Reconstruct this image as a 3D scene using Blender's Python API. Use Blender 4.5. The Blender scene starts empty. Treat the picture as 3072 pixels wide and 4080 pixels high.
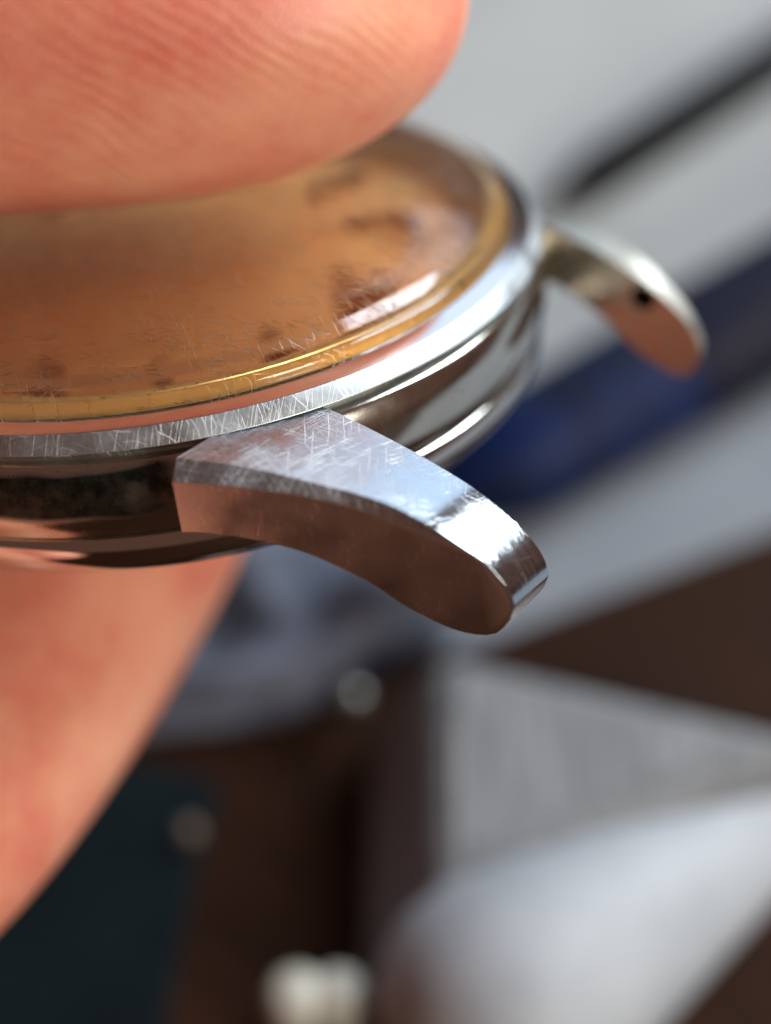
import bpy, bmesh, math, random
import numpy as np
from mathutils import Matrix, Vector

random.seed(7)
U = 0.001                      # every length below is written in millimetres
sc = bpy.context.scene
col = sc.collection

# ------------------------------------------------------------------ camera
cam_data = bpy.data.cameras.new('camera')
cam = bpy.data.objects.new('camera', cam_data)
col.objects.link(cam)
cam.location = (0.0, -60.0 * U, 103.923 * U)
cam.rotation_euler = (math.radians(30), 0, 0)
cam_data.sensor_fit = 'AUTO'
cam_data.sensor_width = 36
cam_data.lens = 65.1
cam_data.clip_start = 0.005
cam_data.clip_end = 5
cam_data.dof.use_dof = True
cam_data.dof.focus_distance = 67.4 * U
cam_data.dof.aperture_fstop = 65.1 / 4.2
sc.camera = cam

# ------------------------------------------------------------------ light
world = bpy.data.worlds.new('World')
sc.world = world
world.use_nodes = True
wb = world.node_tree.nodes['Background']
wb.inputs[0].default_value = (1.0, 0.50, 0.36, 1)
wb.inputs[1].default_value = 0.10


def area_light(name, direction, dist, size, radiance, color, target=(-2, -15, 40)):
    ld = bpy.data.lights.new(name, 'AREA')
    ld.shape = 'RECTANGLE'
    ld.size, ld.size_y = size[0] * U, size[1] * U
    ld.energy = radiance * math.pi * size[0] * size[1] * U * U
    ld.color = color
    o = bpy.data.objects.new(name, ld)
    col.objects.link(o)
    d = Vector(direction).normalized()
    o.location = (Vector(target) + d * dist) * U
    o.rotation_euler = (-d).to_track_quat('-Z', 'Y').to_euler()
    return o


area_light('window_light', (0.66, 0.46, 0.56), 480, (200, 240), 18.5, (0.86, 0.94, 1.0))
area_light('back_fill_light', (0.08, 0.95, 0.28), 600, (640, 320), 1.4, (0.62, 0.80, 1.0))  # added bluish fill from behind, for the tops of the lugs
area_light('front_fill_light', (0.66, -0.56, 0.50), 520, (160, 140), 21.0, (1.0, 0.92, 0.82))  # added fill from the front right, brightens thumb, finger and desk objects

sc.view_settings.view_transform = 'Standard'
sc.view_settings.look = 'None'
sc.view_settings.exposure = 0.2
sc.view_settings.gamma = 1.0
sc.cycles.use_denoising = True
sc.cycles.max_bounces = 14
sc.cycles.transmission_bounces = 10
sc.cycles.glossy_bounces = 6
sc.unit_settings.length_unit = 'MILLIMETERS'


# ------------------------------------------------------------------ helpers
def tag(o, label=None, cat=None, group=None, kind=None):
    if label: o['label'] = label
    if cat: o['category'] = cat
    if group: o['group'] = group
    if kind: o['kind'] = kind
    return o


def mesh_obj(name, verts, faces, mat, parent=None, smooth=True, sharp=35, scale=True):
    me = bpy.data.meshes.new(name)
    k = U if scale else 1
    me.from_pydata([(v[0] * k, v[1] * k, v[2] * k) for v in verts], [], faces)
    me.validate()
    bm = bmesh.new(); bm.from_mesh(me)
    bmesh.ops.recalc_face_normals(bm, faces=bm.faces)
    bm.to_mesh(me); bm.free()
    if smooth:
        me.polygons.foreach_set('use_smooth', [True] * len(me.polygons))
        me.set_sharp_from_angle(angle=math.radians(sharp))
    me.materials.append(mat)
    o = bpy.data.objects.new(name, me)
    col.objects.link(o)
    if parent: o.parent = parent
    return o


def empty(name, parent=None):
    o = bpy.data.objects.new(name, None)
    o.empty_display_size = 0.005
    col.objects.link(o)
    if parent: o.parent = parent
    return o


def round_corners(pts, rad, closed=True, seg=4):
    """fillet a polyline in the (r, z) plane"""
    out, n = [], len(pts)
    for i, p in enumerate(pts):
        r = rad[i] if isinstance(rad, (list, tuple)) else rad
        if r <= 0 or (not closed and i in (0, n - 1)):
            out.append(p); continue
        a, b = pts[i - 1], pts[(i + 1) % n]
        va, vb = np.subtract(a, p), np.subtract(b, p)
        la, lb = np.linalg.norm(va), np.linalg.norm(vb)
        r = min(r, la * .45, lb * .45)
        s, e = np.add(p, va / la * r), np.add(p, vb / lb * r)
        for k in range(seg + 1):
            t = k / seg
            q = (1 - t) ** 2 * s + 2 * t * (1 - t) * np.array(p) + t * t * e
            out.append(tuple(q))
    return out


def lathe(name, prof, mat, parent, n=220, closed=True, sharp=40):
    verts, faces, rings = [], [], []
    for r, z in prof:
        if r < 1e-6:
            rings.append([len(verts)] * n); verts.append((0, 0, z))
        else:
            rings.append(list(range(len(verts), len(verts) + n)))
            verts += [(r * math.cos(2 * math.pi * k / n), r * math.sin(2 * math.pi * k / n), z) for k in range(n)]
    m = len(prof)
    for i in range(m if closed else m - 1):
        a, b = rings[i], rings[(i + 1) % m]
        for k in range(n):
            f = []
            for q in (a[k], a[(k + 1) % n], b[(k + 1) % n], b[k]):
                if q not in f: f.append(q)
            if len(f) > 2: faces.append(f)
    return mesh_obj(name, verts, faces, mat, parent, sharp=sharp)


def catmull(pts, n=8):
    P = [np.array(p, float) for p in pts]
    P = [2 * P[0] - P[1]] + P + [2 * P[-1] - P[-2]]
    out = []
    for i in range(1, len(P) - 2):
        for k in range(n):
            t = k / n
            out.append(.5 * (2 * P[i] + (P[i + 1] - P[i - 1]) * t + (2 * P[i - 1] - 5 * P[i] + 4 * P[i + 1] - P[i + 2]) * t * t
                             + (3 * P[i] - P[i - 1] - 3 * P[i + 1] + P[i + 2]) * t ** 3))
    out.append(P[-2])
    return out


# ------------------------------------------------------------------ materials
class Mat:
    def __init__(self, name):
        self.m = bpy.data.materials.new(name)
        self.m.use_nodes = True
        self.nt = self.m.node_tree
        self.b = self.nt.nodes['Principled BSDF']
        tc = self.nt.nodes.new('ShaderNodeTexCoord')
        mp = self.nt.nodes.new('ShaderNodeMapping')
        mp.inputs['Scale'].default_value = (1 / U,) * 3         # millimetres
        self.nt.links.new(tc.outputs['Object'], mp.inputs['Vector'])
        self.mm = mp.outputs[0]

    def set(self, **kw):
        for k, v in kw.items():
            self.b.inputs[k.replace('_', ' ')].default_value = v
        return self

    def node(self, t, **kw):
        n = self.nt.nodes.new(t)
        for k, v in kw.items(): setattr(n, k, v)
        return n

    def link(self, a, b):
        self.nt.links.new(a, b)

    def mapped(self, rot=(0, 0, 0), scale=(1, 1, 1), loc=(0, 0, 0)):
        r = self.node('ShaderNodeMapping')
        r.inputs['Rotation'].default_value = rot
        s = self.node('ShaderNodeMapping')
        s.inputs['Scale'].default_value = scale
        s.inputs['Location'].default_value = loc
        self.link(self.mm, r.inputs[0]); self.link(r.outputs[0], s.inputs[0])
        return s.outputs[0]

    def noise(self, vec=None, scale=1.0, detail=3.0, rough=.5, dist=0.0):
        n = self.node('ShaderNodeTexNoise')
        n.inputs['Scale'].default_value = scale
        n.inputs['Detail'].default_value = detail
        n.inputs['Roughness'].default_value = rough
        n.inputs['Distortion'].default_value = dist
        self.link(vec or self.mm, n.inputs['Vector'])
        return n.outputs[0]

    def remap(self, v, a, b, c=0.0, d=1.0, smooth=False):
        n = self.node('ShaderNodeMapRange')
        if smooth: n.interpolation_type = 'SMOOTHSTEP'
        for i, x in enumerate((a, b, c, d)): n.inputs[i + 1].default_value = x
        self.link(v, n.inputs[0])
        return n.outputs[0]

    def math(self, op, a, b=None):
        n = self.node('ShaderNodeMath', operation=op)
        for i, x in enumerate((a, b)):
            if x is None: continue
            if isinstance(x, (int, float)): n.inputs[i].default_value = x
            else: self.link(x, n.inputs[i])
        return n.outputs[0]

    def mix(self, f, a, b):
        n = self.node('ShaderNodeMix', data_type='RGBA')
        if isinstance(f, (int, float)): n.inputs[0].default_value = f
        else: self.link(f, n.inputs[0])
        for i, x in ((6, a), (7, b)):
            if isinstance(x, tuple): n.inputs[i].default_value = (*x, 1) if len(x) == 3 else x
            else: self.link(x, n.inputs[i])
        return n.outputs[2]

    def bump(self, h, strength, dist):
        n = self.node('ShaderNodeBump')
        n.inputs['Strength'].default_value = strength
        n.inputs['Distance'].default_value = dist * U
        self.link(h, n.inputs['Height'])
        self.link(n.outputs[0], self.b.inputs['Normal'])

    def to(self, v, name):
        self.link(v, self.b.inputs[name])


def scratch_layer(M, ang, rows, run, width, length, keep, seed, tilt=0.0):
    """straight hairline scratches: rows of short segments along one direction"""
    v = M.mapped((tilt, 0, ang), (1, 1, 1), (seed * 7.31, seed * 3.17, 0))
    sep = M.node('ShaderNodeSeparateXYZ'); M.link(v, sep.inputs[0])
    bend = M.math('MULTIPLY', M.math('SUBTRACT', M.noise(v, .5, 1), .5), .4)
    yy = M.math('MULTIPLY', M.math('ADD', sep.outputs[1], bend), rows)
    row = M.math('FLOOR', yy)
    off = M.math('ABSOLUTE', M.math('SUBTRACT', M.math('FRACT', yy), .5))
    wn = M.node('ShaderNodeTexWhiteNoise', noise_dimensions='1D'); M.link(M.math('ADD', row, seed * 13.7), wn.inputs['W'])
    xx = M.math('ADD', M.math('MULTIPLY', sep.outputs[0], run), M.math('MULTIPLY', wn.outputs[0], 17.0))
    cell = M.math('FLOOR', xx)
    wn2 = M.node('ShaderNodeTexWhiteNoise', noise_dimensions='2D')
    cmb = M.node('ShaderNodeCombineXYZ'); M.link(cell, cmb.inputs[0]); M.link(row, cmb.inputs[1]); M.link(cmb.outputs[0], wn2.inputs['Vector'])
    fx = M.math('ABSOLUTE', M.math('SUBTRACT', M.math('FRACT', xx), .5))
    seg = M.remap(fx, length * .5, length * .5 - .1)
    line = M.remap(off, width * rows, width * rows * .35)
    on = M.math('GREATER_THAN', wn2.outputs[0], 1 - keep)
    amp = M.remap(wn2.outputs[0], 1 - keep, 1, .25, 1)
    return M.math('MULTIPLY', M.math('MULTIPLY', seg, line), M.math('MULTIPLY', on, amp))


def steel(name, rough=.14, tint=(.66, .66, .65), scratch=1.0, pits=0.0, layers=5, seed=0, keep=.35, dark_reflection=0.0, polish=None, tilt=0.0):
    M = Mat(name)
    M.set(Metallic=1.0)
    rnd = random.Random(seed)
    tot = None
    for i in range(layers):                                   # hairline scratches in many directions
        s = scratch_layer(M, rnd.uniform(0, math.pi), rnd.uniform(3, 10), rnd.choice((.13, .3, .6, 1.1)), rnd.uniform(.009, .020), rnd.uniform(.4, .9), keep * rnd.uniform(.35, 1.0),
                          seed + i * 3.3, tilt)
        tot = s if tot is None else M.math('MAXIMUM', tot, s)
    haze = M.noise(None, .55, 4)
    patch = M.remap(M.noise(None, .9, 4, .6), .38, .60)
    tot = M.math('MULTIPLY', tot, M.remap(patch, 0, 1, .35, 1))
    micro = M.math('MULTIPLY', M.remap(M.noise(None, 9, 4, .7), .45, .75), patch)     # rubbed, frosted patches
    r = M.math('ADD', M.remap(haze, .3, .7, rough * .75, rough * 1.3), M.math('MULTIPLY', tot, .25 * scratch))
    r = M.math('ADD', r, M.math('MULTIPLY', micro, .14 * scratch))
    h = M.math('ADD', M.math('MULTIPLY', tot, -1.0), M.math('MULTIPLY', M.noise(None, 16, 3, .65), .30))
    h = M.math('ADD', h, M.math('MULTIPLY', micro, .25))
    sep = M.node('ShaderNodeSeparateXYZ'); M.link(M.mm, sep.inputs[0])
    if polish:                                                # the tip is worn smooth
        pf = M.remap(M.math('ABSOLUTE', sep.outputs[0]), polish[0], polish[1], 1.0, .30)
        r = M.math('MULTIPLY', r, pf)
        h = M.math('MULTIPLY', h, M.remap(M.math('ABSOLUTE', sep.outputs[0]), polish[0], polish[1], 1.0, .22))
    c = M.mix(M.math('MULTIPLY', tot, .5 * scratch), tint, (.95, .96, .97))
    if pits:
        pv = M.remap(M.noise(None, 6, 3, .6), .60, .66)
        pm = M.remap(M.noise(None, .5, 2), .52, .60)
        p = M.math('MULTIPLY', M.math('MULTIPLY', pv, pm), pits)
        c = M.mix(p, c, (.10, .08, .05))
        h = M.math('SUBTRACT', h, M.math('MULTIPLY', p, 2.0))
    if dark_reflection:  # dark reflection on the case flank, painted into its colour as a ragged band
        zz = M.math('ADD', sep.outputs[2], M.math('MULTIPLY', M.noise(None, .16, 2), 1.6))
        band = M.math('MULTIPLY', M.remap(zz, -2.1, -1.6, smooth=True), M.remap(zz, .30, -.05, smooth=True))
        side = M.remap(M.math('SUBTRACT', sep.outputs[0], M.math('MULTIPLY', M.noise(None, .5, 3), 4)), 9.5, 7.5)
        refl_mask = M.math('MULTIPLY', M.math('MULTIPLY', band, side), dark_reflection)
        refl_mask = M.math('MULTIPLY', refl_mask, M.remap(M.noise(None, 1.2, 4, .7), .25, .6, .9, 1))
        c = M.mix(refl_mask, c, (.016, .021, .017))
        r = M.math('ADD', r, M.math('MULTIPLY', refl_mask, .35))
    M.to(r, 'Roughness')
    M.to(c, 'Base Color')
    M.bump(h, .40 * scratch, .010)
    return M.m


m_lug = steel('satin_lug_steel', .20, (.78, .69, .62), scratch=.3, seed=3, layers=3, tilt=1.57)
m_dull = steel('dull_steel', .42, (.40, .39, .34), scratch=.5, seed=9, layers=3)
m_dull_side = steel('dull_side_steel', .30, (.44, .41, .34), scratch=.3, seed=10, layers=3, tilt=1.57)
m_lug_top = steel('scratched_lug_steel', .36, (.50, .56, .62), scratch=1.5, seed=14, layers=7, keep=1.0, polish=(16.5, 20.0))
m_bezel = steel('scratched_bezel_steel', .40, (.52, .56, .58), scratch=1.3, seed=15, layers=6, keep=.8, tilt=.3)
m_rim = steel('polished_bezel_steel', .10, (.68, .66, .66), scratch=.3, seed=6, layers=4, keep=.3)
m_case = steel('polished_case_steel', .15, (.62, .60, .53), scratch=.3, pits=.9, seed=8, layers=3, dark_reflection=1.0)
m_back = steel('case_back_steel', .09, (.66, .64, .60), scratch=.25, seed=11, layers=3)


def make_glass():
    M = Mat('aged_acrylic')
    M.set(Base_Color=(1.0, .97, .92, 1), Roughness=.02, IOR=1.49, Transmission_Weight=1.0)
    tot = None
    rnd = random.Random(21)
    for i in range(5):
        l = scratch_layer(M, rnd.uniform(0, math.pi), rnd.uniform(3, 6), rnd.uniform(.5, 1.2), rnd.uniform(.016, .028), rnd.uniform(.4, .8), .45, 21 + i * 2.7)
        tot = l if tot is None else M.math('MAXIMUM', tot, l)
    sep = M.node('ShaderNodeSeparateXYZ'); M.link(M.mm, sep.inputs[0])
    rim = M.remap(sep.outputs[2], 3.3, 2.4, .12, 1)               # most wear is near the edge of the dome
    tot = M.math('MULTIPLY', M.math('MULTIPLY', tot, M.remap(M.noise(None, .35, 2), .40, .58)), rim)
    M.to(M.math('ADD', M.math('MULTIPLY', tot, .5), .015), 'Roughness')
    M.bump(M.math('ADD', M.math('MULTIPLY', tot, -1.0), M.math('MULTIPLY', M.noise(None, .5, 2), .22)), .32, .02)
    return M.m


m_glass = make_glass()


def make_dial():
    M = Mat('aged_champagne_dial')
    M.to(M.mix(M.remap(M.noise(None, .35, 5, .6), .35, .7), (.98, .56, .21), (.92, .40, .12)), 'Base Color')
    M.set(Roughness=.5, Metallic=.0)
    M.bump(M.noise(None, 9, 3), .2, .02)
    return M.m


m_dial = make_dial()
Mg = Mat('gold_plate'); Mg.set(Base_Color=(.92, .60, .24, 1), Metallic=.65)
Mg.to(Mg.remap(Mg.noise(None, 2, 3), .3, .7, .25, .42), 'Roughness')
m_gold = Mg.m
Mk = Mat('bronze_marker'); Mk.set(Base_Color=(.30, .12, .05, 1), Metallic=.9, Roughness=.22)
m_marker = Mk.m


def make_skin():
    M = Mat('skin')
    blotch = M.remap(M.noise(None, .13, 5, .6), .34, .64)
    fine = M.remap(M.noise(None, 1.4, 4, .6), .3, .7)
    c = M.mix(blotch, (.94, .46, .29), (.78, .23, .15))
    c = M.mix(M.math('MULTIPLY', fine, .22), c, (.90, .48, .34))
    M.to(c, 'Base Color')
    M.set(Roughness=.40, Subsurface_Weight=.6, Subsurface_Scale=1.0 * U, Subsurface_Radius=(2.2, .6, .30), Specular_IOR_Level=.4)
    # friction ridges of the fingertip, about half a millimetre apart
    warp = M.node('ShaderNodeTexNoise'); warp.inputs['Scale'].default_value = .12; warp.inputs['Detail'].default_value = 2
    M.link(M.mm, warp.inputs['Vector'])
    wv = M.node('ShaderNodeVectorMath', operation='MULTIPLY_ADD')
    M.link(warp.outputs[1], wv.inputs[0]); wv.inputs[1].default_value = (3, 3, 3); M.link(M.mm, wv.inputs[2])
    dot = M.node('ShaderNodeVectorMath', operation='DOT_PRODUCT')
    M.link(wv.outputs[0], dot.inputs[0]); dot.inputs[1].default_value = (.56, .62, .55)
    ph = M.math('MULTIPLY', dot.outputs['Value'], 2 * math.pi / .62)
    ridge = M.math('SINE', ph)
    mask = M.math('MULTIPLY', M.remap(M.noise(None, .14, 3), .40, .62, .05, 1), M.remap(M.noise(None, .9, 3), .3, .7, .35, 1.2))
    h = M.math('ADD', M.math('MULTIPLY', M.math('MULTIPLY', ridge, .8), mask), M.math('MULTIPLY', M.noise(None, 3.2, 5, .65), 1.1))
    M.bump(h, .42, .024)
    return M.m


m_skin = make_skin()


def simple(name, c1, c2, rough, scale=1.0, bump=.0, bscale=8, spec=.5, metal=0.0, stretch=None):
    M = Mat(name)
    v = M.mapped((0, 0, 0), stretch) if stretch else None
    M.to(M.mix(M.remap(M.noise(v, scale, 5, .6), .32, .68), c1, c2), 'Base Color')
    M.set(Roughness=rough, Specular_IOR_Level=spec, Metallic=metal)
    if bump: M.bump(M.noise(v, bscale, 4), .5, bump)
    return M.m


def make_wood():
    M = Mat('dark_walnut')
    v = M.mapped((0, 0, math.radians(35)), (.05, .9, .9))
    g = M.noise(v, 1.0, 6, .62, .6)
    M.to(M.mix(M.remap(g, .3, .7), (.013, .0048, .002), (.036, .0125, .005)), 'Base Color')
    M.to(M.remap(g, .3, .7, .55, .7), 'Roughness'); M.set(Specular_IOR_Level=.1)
    M.bump(g, .4, .08)
    return M.m


m_wood = make_wood()
m_nail = simple('nail_keratin', (.80, .50, .42), (.72, .42, .35), .28, .3)
m_paper = simple('pale_grey_paper', (.42, .43, .42), (.33, .345, .345), .75, .06, .05, 1.2)
m_paper2 = simple('blue_grey_paper', (.25, .275, .31), (.17, .19, .22), .7, .05, .05, 1.2)
m_cloth = simple('blue_grey_cloth', (.19, .22, .30), (.006, .008, .015), .9, .15, .10, 3)
m_black = simple('matt_black', (.006, .006, .007), (.010, .010, .012), .8, .5, spec=.15)
m_blue = simple('dark_blue_plastic', (.001, .002, .010), (.0015, .018, .105), .5, .13, spec=.2)
m_navy = simple('navy_plastic', (.005, .006, .018), (.009, .010, .028), .5, .15, spec=.2)
m_white = simple('ivory_plastic', (.50, .48, .40), (.38, .38, .34), .4, .25, .03, 3)
m_brush = simple('grey_brushed_panel', (.11, .12, .13), (.27, .28, .29), .7, 1.0, .06, 1.0, stretch=(1.6, .12, 1))
m_grain = simple('grainy_grey_card', (.12, .125, .13), (.26, .27, .28), .8, 1.1, .06, 3)
m_block = simple('pale_grey_card', (.40, .42, .44), (.30, .32, .345), .6, .12, .05, 2)
m_mat = simple('dark_slate_rubber', (.003, .005, .007), (.008, .016, .020), .95, .05, .05, 3, spec=.08)
m_bead2 = simple('tarnished_bead', (.10, .07, .05), (.14, .10, .07), .6, 1)
m_bead = simple('bead_steel', (.26, .27, .25), (.36, .36, .33), .35, 1, metal=.6)

# ------------------------------------------------------------------ setting
d = 420
desk = mesh_obj('desk', [(-d, -d, 0), (d, -d, 0), (d, d, 0), (-d, d, 0), (-d, -d, -18), (d, -d, -18), (d, d, -18), (-d, d, -18)],
                [(0, 1, 2, 3), (7, 6, 5, 4), (0, 4, 5, 1), (1, 5, 6, 2), (2, 6, 7, 3), (3, 7, 4, 0)], m_wood, smooth=False)
tag(desk, 'dark brown wooden desk top under everything', 'desk', kind='structure')

# ------------------------------------------------------------------ the watch
WROT = np.array([[0.86273, 0.49452, -0.10561], [-0.39156, 0.78546, 0.4793], [0.31997, -0.37216, 0.87127]])
WLOC = np.array([-10.149, -10.146, 39.387])
watch = empty('wristwatch')
mw = Matrix([[*WROT[i], WLOC[i] * U] for i in range(3)] + [[0, 0, 0, 1]])
watch.matrix_world = mw
tag(watch, 'scratched steel wristwatch without strap, amber domed crystal, held between finger and thumb', 'watch')

lathe('bezel', round_corners([(16.25, -.03), (17.0, 0), (16.55, .62), (15.72, .84), (15.70, .65), (14.75, .62), (14.62, -.45), (16.25, -.45)],
                             [.02, .05, .05, .03, .02, 0, 0, 0]), m_bezel, watch, n=320)
bz = bpy.data.objects['bezel']; bz.data.materials.append(m_rim)
for p in bz.data.polygons:                                     # polished ring between the facet and the crystal
    if p.center.z > .625 * U or p.center.xy.length < 16.2 * U: p.material_index = 1
case_prof = catmull([(16.30, -.42), (16.62, -.50), (16.80, -.62), (16.93, -.95), (17.03, -1.5), (17.02, -2.3), (16.88, -3.1), (16.62, -3.7)], 5)
case_prof = [tuple(p) for p in case_prof] + [(16.2, -3.78), (14.0, -3.78), (14.0, -.5), (16.2, -.47)]
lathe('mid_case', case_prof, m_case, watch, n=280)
back_prof = [tuple(p) for p in catmull([(16.05, -3.82), (16.50, -3.90), (16.64, -4.35), (16.48, -5.05), (15.85, -5.75), (14.6, -6.22), (13.0, -6.42)], 5)]
lathe('case_back', back_prof + [(12.8, -6.32), (12.5, -6.32), (12.3, -6.47), (0, -6.57), (0, -3.9)], m_back, watch, n=280)

dome_o = [tuple(p) for p in catmull([(15.66, .67), (15.63, 1.10), (15.46, 1.32), (15.30, 1.28), (15.10, 1.62), (14.5, 2.12), (13, 2.75), (11, 3.2), (8, 3.62), (4, 3.9), (0, 4.0)], 6)]
dome_o[-1] = (0, 4.0)
dome_i = [tuple(p) for p in catmull([(0, 2.7), (4, 2.62), (8, 2.35), (11, 1.92), (13, 1.5), (14.2, 1.1), (14.65, .67)], 6)]
dome_i[0] = (0, 2.7)
crystal = lathe('crystal', dome_o + dome_i, m_glass, watch, n=280, sharp=50)
tag(crystal, 'amber tinted scratched domed acrylic crystal')
lathe('tension_ring', round_corners([(15.64, .655), (15.64, .70), (14.62, .70), (14.55, .95), (14.25, 1.0), (13.1, -.05), (13.1, -.38), (14.60, -.38), (14.60, .67)], .02), m_gold, watch, n=240)
dial = lathe('dial', [(0, -.30), (10.0, -.32), (14.3, -.40), (14.3, -.7), (0, -.7)], m_dial, watch, n=200)
tag(dial, 'champagne coloured dial under the crystal')
for k in range(12):
    a = math.radians(30 * k + 7)
    r0, r1, w, hh = 8.4, 11.4, .40 if k % 3 else .62, .4
    vs, ca, sa = [], math.cos(a), math.sin(a)
    for z, s in ((-.33, 1.0), (-.33 + hh * .6, 1.0), (-.33 + hh, .4)):
        for r, t in ((r0 + (1 - s) * .3, -w * s), (r1 - (1 - s) * .3, -w * s), (r1 - (1 - s) * .3, w * s), (r0 + (1 - s) * .3, w * s)):
            vs.append((r * ca - t * sa, r * sa + t * ca, z))
    fs = [(8, 9, 10, 11)] + [(4 * l + i, 4 * l + (i + 1) % 4, 4 * l + 4 + (i + 1) % 4, 4 * l + 4 + i) for l in (0, 1) for i in range(4)]
    mk = mesh_obj('hour_marker', vs, fs, m_marker, dial, smooth=False)

# lugs: an inner profile, an outer top edge and a bevelled outer face, all in the watch's own frame
top_in = [(12.2, .0), (13.4, -.02), (14.44, -.15), (15.53, -.5), (17.25, -1.15), (18.62, -1.74), (20.17, -2.53), (21.58, -3.55), (22.37, -4.39),
          (22.74, -5.09), (22.84, -5.69)]
top_out = [(11.3, .0), (12.3, -.1), (13.26, -.19), (14.89, -.48), (16.49, -.86), (17.57, -1.12), (18.79, -1.55), (19.97, -2.25), (20.91, -3.03),
           (21.73, -3.75), (22.18, -4.36), (22.51, -5.01), (22.62, -5.54)]
top_face = [(11.45, -.60), (12.13, -.63), (13.49, -.75), (15.05, -.98), (15.84, -1.10), (16.97, -1.40), (18.51, -1.93), (19.38, -2.30), (20.89, -3.13),
            (21.67, -3.82), (22.11, -4.46), (22.42, -5.12), (22.51, -5.66)]
bot_face = [(22.43, -6.2), (22.06, -6.69), (21.62, -6.87), (20.82, -6.76), (19.93, -6.36), (18.82, -5.61), (17.89, -4.80), (16.72, -4.04), (15.53, -3.42),
            (13.82, -2.93), (12.3, -2.70), (11.45, -2.68)]


def resample(pts, n):
    P = np.array(catmull(pts, 10))
    s = np.r_[0, np.cumsum(np.linalg.norm(np.diff(P, axis=0), axis=1))]
    t = np.linspace(0, s[-1], n)
    return np.c_[np.interp(t, s, P[:, 0]), np.interp(t, s, P[:, 1])]


def lug_mesh(name, xs=1.0, thin=1.0, hole=True):
    NT, NB = 44, 34
    ti, to, tf = resample(top_in, NT), resample(top_out, NT), resample(top_face, NT)
    bf = resample(bot_face, NB)
    tip_i = ti[-1]
    bi = bf + np.linspace(1, 0, NB)[:, None] * np.array([.2, -.02])
    sq = lambda x: 13 + (x - 13) * xs
    yin = lambda x: -(8.967 - .03816 * (x - 14))
    yed = lambda x: yin(x) + thin * (-(13.39 - .25634 * (x - 14)) - yin(x))
    yfa = lambda x: yin(x) + thin * (-(13.89 - .33634 * (x - 14)) - yin(x))
    A = [(sq(x), yin(x), z) for x, z in np.vstack([ti, bi])]
    B = [(sq(x), max(yed(x), yfa(x) + .05), z) for x, z in to] + [(sq(x), yfa(x) + .06, z - .03) for x, z in bf]
    Cc = [(sq(x), yfa(x), z) for x, z in np.vstack([tf, bf])]
    n = NT + NB
    verts = A + B + Cc
    faces = []
    for i in range(n):
        j = (i + 1) % n
        faces.append((i, j, n + j, n + i))
        faces.append((n + i, n + j, 2 * n + j, 2 * n + i))
    faces.append(tuple(range(n - 1, -1, -1)))
    faces.append(tuple(range(2 * n, 3 * n)))
    o = mesh_obj(name, verts, faces, m_lug, watch, sharp=24)
    o.data.materials.append(m_lug_top)
    for i in range(NT - 1):                                    # worn top and its bevel
        o.data.polygons[2 * i].material_index = 1
        o.data.polygons[2 * i + 1].material_index = 1
    if hole:                                                   # drilled spring bar hole in the inner face
        x, z, r = sq(19.9), -3.25, .55
        cv = [(x + r * math.cos(q), yy, z + r * math.sin(q)) for yy in (-9.62, -8.0) for q in [2 * math.pi * k / 20 for k in range(20)]]
        cf = [tuple(range(20)), tuple(range(39, 19, -1))] + [(k, (k + 1) % 20, 20 + (k + 1) % 20, 20 + k) for k in range(20)]
        cut = mesh_obj('cutter', cv, cf, m_black, watch)
        md = o.modifiers.new('hole', 'BOOLEAN'); md.object = cut; md.operation = 'DIFFERENCE'; md.solver = 'EXACT'; md.material_mode = 'TRANSFER'
        bpy.context.view_layer.update()
        dg = bpy.context.evaluated_depsgraph_get()
        me = bpy.data.meshes.new_from_object(o.evaluated_get(dg))
        o.modifiers.clear(); o.data = me
        bpy.data.objects.remove(cut)
        me.set_sharp_from_angle(angle=math.radians(24))
    bv = o.modifiers.new('edge', 'BEVEL')
    bv.width = .08 * U; bv.segments = 2; bv.limit_method = 'ANGLE'; bv.angle_limit = math.radians(28); bv.harden_normals = False
    return o


near_lug = lug_mesh('lug')
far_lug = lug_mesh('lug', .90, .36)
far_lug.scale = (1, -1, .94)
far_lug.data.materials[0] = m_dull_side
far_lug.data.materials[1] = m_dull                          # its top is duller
for sx, sy in ((-1, 1), (-1, -1)):
    c = near_lug.copy(); col.objects.link(c); c.parent = watch; c.scale = (sx, sy, 1)


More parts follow.
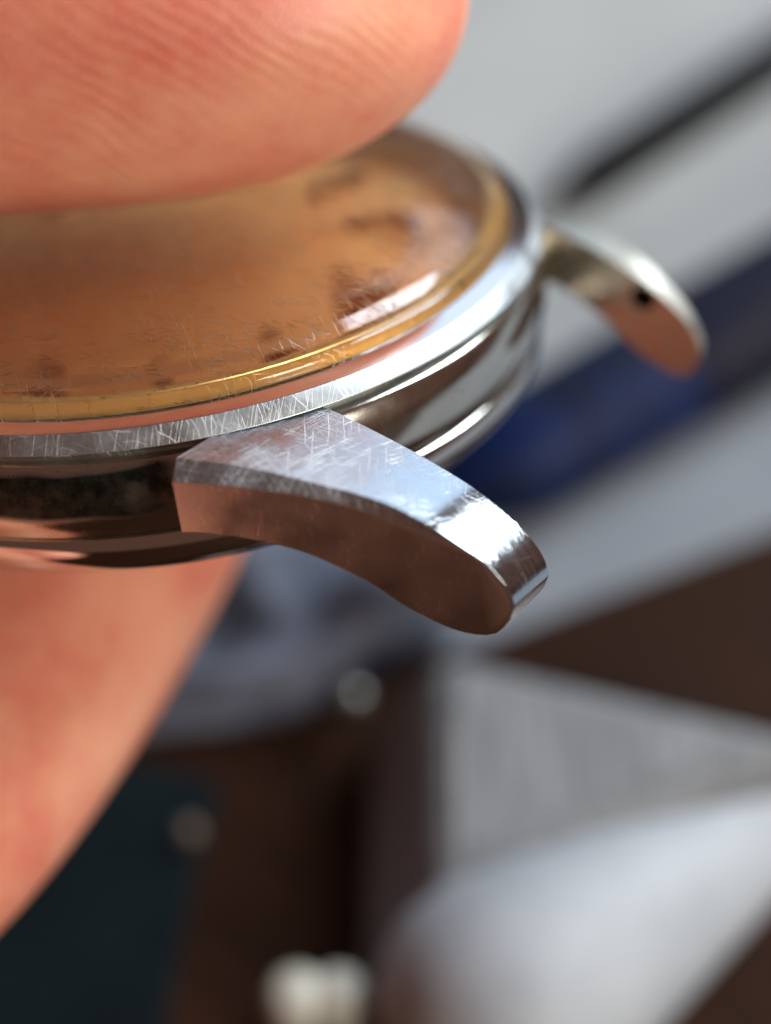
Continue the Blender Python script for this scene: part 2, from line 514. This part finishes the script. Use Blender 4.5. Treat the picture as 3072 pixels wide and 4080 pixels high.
# ------------------------------------------------------------------ the hand
def tube(path, radii, flat=1.0, up=(0, 0, 1), n=28, steps=7, tip_pow=2.2, tip_len=None):
    """swept finger: path points, radii at the points, rounded ends; flat squeezes it along up"""
    P = np.array(catmull(path, steps)); Rr = np.array(catmull([(r, 0) for r in radii], steps))[:, 0]
    s = np.r_[0, np.cumsum(np.linalg.norm(np.diff(P, axis=0), axis=1))]
    L = tip_len or radii[0] * 1.1
    t = np.r_[np.linspace(0, L, 16) ** 2 / L, np.linspace(L, s[-1], 40)[1:]]
    Q = np.c_[[np.interp(t, s, P[:, k]) for k in range(3)]].T
    rr = np.interp(t, s, Rr)
    u = np.clip(1 - t / L, 0, 1)
    rr = rr * np.maximum((1 - u ** tip_pow), 0) ** (1 / tip_pow)
    e = np.clip((t - (s[-1] - radii[-1])) / radii[-1], 0, 1)
    rr = rr * np.sqrt(np.maximum(1 - e ** 2, 0))
    rr = np.maximum(rr, .02)
    V, F = [], []
    T = np.gradient(Q, axis=0); T /= np.linalg.norm(T, axis=1)[:, None] + 1e-9
    for q, tt, r in zip(Q, T, rr):
        b = np.cross(tt, up); b /= np.linalg.norm(b); c = np.cross(b, tt)
        for k in range(n):
            a = 2 * math.pi * k / n
            V.append(q + b * r * math.cos(a) + c * r * flat * math.sin(a))
    m = len(Q)
    for i in range(m - 1):
        for k in range(n):
            F.append((i * n + k, i * n + (k + 1) % n, (i + 1) * n + (k + 1) % n, (i + 1) * n + k))
    F.append(tuple(range(n))); F.append(tuple(range(m * n - 1, (m - 1) * n - 1, -1)))
    return V, F


nw = WROT[:, 2]
pieces = [
    tube([(3.4, -4.2, 50.4), (-4.5, -4.5, 49.9), (-14.8, -4.8, 49.2), (-30.8, -5.4, 47.8), (-46, -7, 47.5), (-64, -15, 42), (-80, -34, 32)],
         [9.4, 9.4, 9.6, 9.0, 9.6, 11, 13], .84, nw, tip_len=14.5, tip_pow=2.3),
    tube([(-9.8, -8.3, 26.2), (-12.8, -13.9, 26.6), (-17.5, -24.3, 27.5), (-23, -33.1, 30.0), (-33, -43, 33), (-52, -50, 36), (-66, -52, 36), (-90, -54, 34)],
         [6.9, 7.0, 7.3, 7.9, 8.2, 9.2, 10, 12], .95, nw, tip_pow=2.2, tip_len=8.5),
]
for i, (dx, dy, dz) in enumerate([(-3, -19, -5), (-9, -36, -8), (-17, -51, -9)]):       # the other fingers, curled into the palm
    b = np.array((-66, -52, 36.)) + (dx, dy, dz)
    s = (1.0, .93, .78)[i]
    pieces.append(tube([b + np.array((14, 7, -8)) * s, b + np.array((24, 5, -10)) * s, b + np.array((36, 1, -3)) * s, b + np.array((30, -1, 5)) * s,
                        b + np.array((12, -1, 6)) * s, b + np.array((-8, 2, 2))], [6.2 * s, 6.8 * s, 7.2 * s, 7.8 * s, 8.8 * s, 9.5 * s], 1, (0, 1, .2), tip_len=6))
pieces.append(tube([(-60, -50, 34), (-80, -60, 30), (-105, -72, 30), (-135, -82, 32)], [13, 20, 22, 21], .72, (.1, .3, 1), tip_len=10))
pieces.append(tube([(-66, -66, 31), (-84, -78, 29), (-105, -80, 30)], [12, 16, 18], .8, (.1, .3, 1), tip_len=10))
V, F = [], []
for v, f in pieces:
    o = len(V); V += v; F += [tuple(o + i for i in q) for q in f]
hand = mesh_obj('hand', V, F, m_skin)
rm = hand.modifiers.new('skin', 'REMESH'); rm.mode = 'VOXEL'; rm.voxel_size = .55 * U
sm = hand.modifiers.new('soft', 'SMOOTH'); sm.iterations = 8; sm.factor = .5
bpy.context.view_layer.update()
dg = bpy.context.evaluated_depsgraph_get()
me = bpy.data.meshes.new_from_object(hand.evaluated_get(dg))
hand.modifiers.clear(); hand.data = me
# the flesh gives way to the crystal above and to the case back below
co = np.empty(len(me.vertices) * 3); me.vertices.foreach_get('co', co); co = co.reshape(-1, 3) / U
k = (co - WLOC) @ WROT
r = np.hypot(k[:, 0], k[:, 1])
dr, dz_ = np.array(dome_o)[::-1].T
floor_z = np.interp(r, dr, dz_) + .04
up_side = (r < 15.6) & (k[:, 2] > -1.5)
k[:, 2] = np.where(up_side & (k[:, 2] < floor_z), floor_z, k[:, 2])
br, bz = np.array([(p[0], p[1]) for p in back_prof if p[1] <= -4.35][::-1]).T
ceil_z = np.interp(r, br, bz, left=-6.57) - .08
low_side = (r < 16.6) & (k[:, 2] < -1.5)
k[:, 2] = np.where(low_side & (k[:, 2] > ceil_z), ceil_z, k[:, 2])
co = (k @ WROT.T + WLOC) * U
me.vertices.foreach_set('co', co.ravel()); me.update()
me.polygons.foreach_set('use_smooth', [True] * len(me.polygons))
tag(hand, 'bare hand pinching the watch, thumb on the crystal and finger under the case back', 'hand')


# thumb nail on the far, upper side of the tip
ax0, ax1 = np.array((3.4, -4.2, 50.4)), np.array((-14.8, -4.8, 49.2))
td = (ax1 - ax0) / np.linalg.norm(ax1 - ax0)
nb = np.cross(td, nw); nb /= np.linalg.norm(nb); nc = np.cross(nb, td)
nv, nf, NU, NV = [], [], 18, 16
for i in range(NU + 1):
    tu = i / NU
    dist = 1.4 + 12.5 * tu
    uu = max(1 - dist / 14.5, 0)
    rad = 9.45 * max(1 - uu ** 2.3, 0) ** (1 / 2.3)
    half = math.radians(48) * (1 - (abs(tu - .52) / .52) ** 3.2 * .75)
    for j in range(NV + 1):
        a = (j / NV * 2 - 1) * half
        edge = (1 - abs(j / NV * 2 - 1) ** 6) * min(1, tu * 8, (1 - tu) * 8)
        lift = -.25 + .55 * max(edge, 0)
        nv.append(ax0 + td * dist + nb * (rad + lift) * math.sin(a) + nc * (rad * .84 + lift) * math.cos(a))
for i in range(NU):
    for j in range(NV):
        q = i * (NV + 1) + j
        nf.append((q, q + 1, q + NV + 2, q + NV + 1))
nail = mesh_obj('nail', nv, nf, m_nail, hand, sharp=180)
sd = nail.modifiers.new('thick', 'SOLIDIFY'); sd.thickness = .35 * U


# ------------------------------------------------------------------ things on the desk behind
def slab(name, poly, z0, th, mat, bev=.15, parent=None, wob=0.0):
    n = len(poly)
    vs = [(x, y, z0) for x, y in poly] + [(x, y, z0 + th) for x, y in poly]
    fs = [tuple(range(n - 1, -1, -1)), tuple(range(n, 2 * n))] + [(i, (i + 1) % n, n + (i + 1) % n, n + i) for i in range(n)]
    o = mesh_obj(name, vs, fs, mat, parent, smooth=True, sharp=20)
    b = o.modifiers.new('edge', 'BEVEL'); b.width = bev * U; b.segments = 2
    return o


def rod(name, a, b, prof, mat, parent=None, n=40):
    """turned rod from a to b; prof is (fraction of length, radius)"""
    a, b = Vector(a), Vector(b)
    L = (b - a).length
    o = lathe(name, [(0, 0)] + [(r, f * L) for f, r in prof] + [(0, L)], mat, parent, n=n, closed=False)
    q = (b - a).to_track_quat('Z', 'Y')
    o.matrix_world = Matrix.Translation(a * U) @ q.to_matrix().to_4x4()
    return o


tag(slab('paper_sheet', [(-12.7, 66.3), (53.2, 72), (46.8, 34.5), (28.3, 21.7), (8.6, 8.3), (-4, 0), (-16.9, 14.7)], .05, .35, m_paper, .08),
    'pale grey sheet of paper with a black rod lying on it', 'paper')
tag(slab('paper_sheet', [(41, 20), (150, 75), (160, -70), (62, -60), (38.6, 4.8), (25.8, -1.2), (10, -7.8), (3.6, -10.7), (-2.1, -5.2), (6.8, 2.3)], .02, .5, m_paper2, .08),
    'blue grey paper strip beside the dark blue pen, desk showing below it', 'paper')
tag(rod('thin_rod', (11.6, 24.0, 1.9), (45, 50.4, 1.9), [(.0, .5), (.06, 1.4), (.1, 1.8), (.97, 1.8), (1, .9)], m_black), 'thin black rod with a narrowed tip on the pale paper', 'rod')
pen = empty('pen'); tag(pen, 'thick dark blue pen lying between the two papers', 'pen')
pa, pb = Vector((2.6, -2.3, 4.3)), Vector((62, 37.5, 4.5))
pm = pa.lerp(pb, .27)
rod('barrel', pa, pm, [(0, 1.0), (.10, 2.4), (.28, 3.8), (.4, 4.15), (1, 4.2)], m_blue, pen)
rod('cap', pm, pb, [(0, 4.3), (.01, 4.5), (.97, 4.3), (1, 3.2)], m_navy, pen)

# crumpled cloth
N = 60
vs, fs = [], []
rr_ = np.random.RandomState(4)
bumps = [(rr_.uniform(-22, 4), rr_.uniform(-20, 2), rr_.uniform(1.6, 4.0), rr_.uniform(.8, 2.6), rr_.uniform(0, 3.1)) for _ in range(26)]
for j in range(N + 1):
    for i in range(N + 1):
        u_, v_ = i / N, j / N
        x = -24 + 28 * u_ + 1.2 * math.sin(5 * v_)
        y = (-20 + 9.5 * u_) * (1 - v_) + 3.5 * v_ + 1.0 * math.sin(7 * u_)
        z = 1.6
        for bx, by, bs, bh, ba in bumps:
            dx_, dy_ = x - bx, y - by
            p, q = dx_ * math.cos(ba) + dy_ * math.sin(ba), -dx_ * math.sin(ba) + dy_ * math.cos(ba)
            z += bh * math.exp(-(p / (bs * 2.2)) ** 2 - (q / bs) ** 2)
        e = min(u_, v_, 1 - u_, 1 - v_)
        vs.append((x, y, .7 + (z - .7) * min(1, e * 9)))
for j in range(N):
    for i in range(N):
        q = j * (N + 1) + i
        fs.append((q, q + 1, q + N + 2, q + N + 1))
cl = mesh_obj('cloth', vs, fs, m_cloth, sharp=180)
so = cl.modifiers.new('thick', 'SOLIDIFY'); so.thickness = .4 * U
tag(cl, 'crumpled blue grey cloth on the desk below the watch', 'cloth')

# grainy grey wedge with a pale paper cone lying in front of it
block = empty('wedge_block'); tag(block, 'grainy grey wedge shaped block behind the pale paper cone', 'block')
bvs = [(3.07, -14.27, 9), (24.74, -19.79, 9), (2.73, -29.25, 9), (-1.3, -15.9, 0), (29, -22.6, 0), (7.5, -31, 0), (-1.6, -31, 0), (4, -14.5, 0)]
bo = mesh_obj('body', bvs, [(0, 1, 2), (2, 1, 4, 5), (2, 5, 6), (0, 2, 6, 3), (0, 3, 7), (0, 7, 4, 1), (7, 3, 6, 5, 4)], m_grain, block, sharp=30)
b_ = bo.modifiers.new('edge', 'BEVEL'); b_.width = 1.2 * U; b_.segments = 4
tp = slab('top_panel', [(3.97, -15.57), (19.61, -19.93), (3.64, -26.46)], 9.0, .15, m_brush, .07, block)
cone = rod('paper_cone', (0.79, -37.22, 7.0), (24.93, -20.06, 2.8), [(.006, 1.6), (.03, 3.6), (.08, 5.4), (.15, 6.5), (.24, 6.9), (.4, 6.2), (.97, 2.8), (1, 2.0)], m_block)
tag(cone, 'pale white grey paper cone with a rounded wide end', 'paper cone')

# small white clip with two rounded lobes
clip = empty('plastic_clip'); tag(clip, 'small ivory plastic clip with two rounded lobes', 'clip')
for lx in (-4.7, -2.5):
    lathe_o = lathe('lobe', [(0, 0)] + [tuple(p) for p in catmull([(1.5, 0), (1.7, 1.5), (1.75, 5.2), (1.3, 6.6), (0, 7.1)], 5)], m_white, clip, n=32, closed=False)
    lathe_o.location = (lx * U, -33.2 * U, 0)
slab('bar', [(-6.2, -34.6), (-1.0, -34.6), (-1.0, -32.0), (-6.2, -32.0)], 0, 3.6, m_white, .7, clip)

# dark rubber mat and two loose steel beads
tag(slab('rubber_mat', [(-45, -12), (-9.7, -18.8), (-11.1, -24.8), (-12.7, -37.9), (-31, -60), (-60, -50)], .03, 1.0, m_mat, .4), 'dark slate rubber mat under the hand', 'mat')
for (x, y, z, r0), lab in (((-1.9, -14.6, 3.4, .85), 'small bright steel bead on the edge of the crumpled cloth'),
                           ((-11.4, -22.4, 1.8, .7), 'small dull steel bead on the corner of the rubber mat')):
    prof = [(0, -r0)] + [(r0 * math.sin(q), -r0 * math.cos(q)) for q in np.linspace(.2, math.pi - .2, 12)] + [(0, r0)]
    bd = lathe('bead', prof, m_bead if r0 > .8 else m_bead2, None, n=24, closed=False)
    bd.location = (x * U, y * U, z * U)
    tag(bd, lab, 'bead', 'loose steel beads')
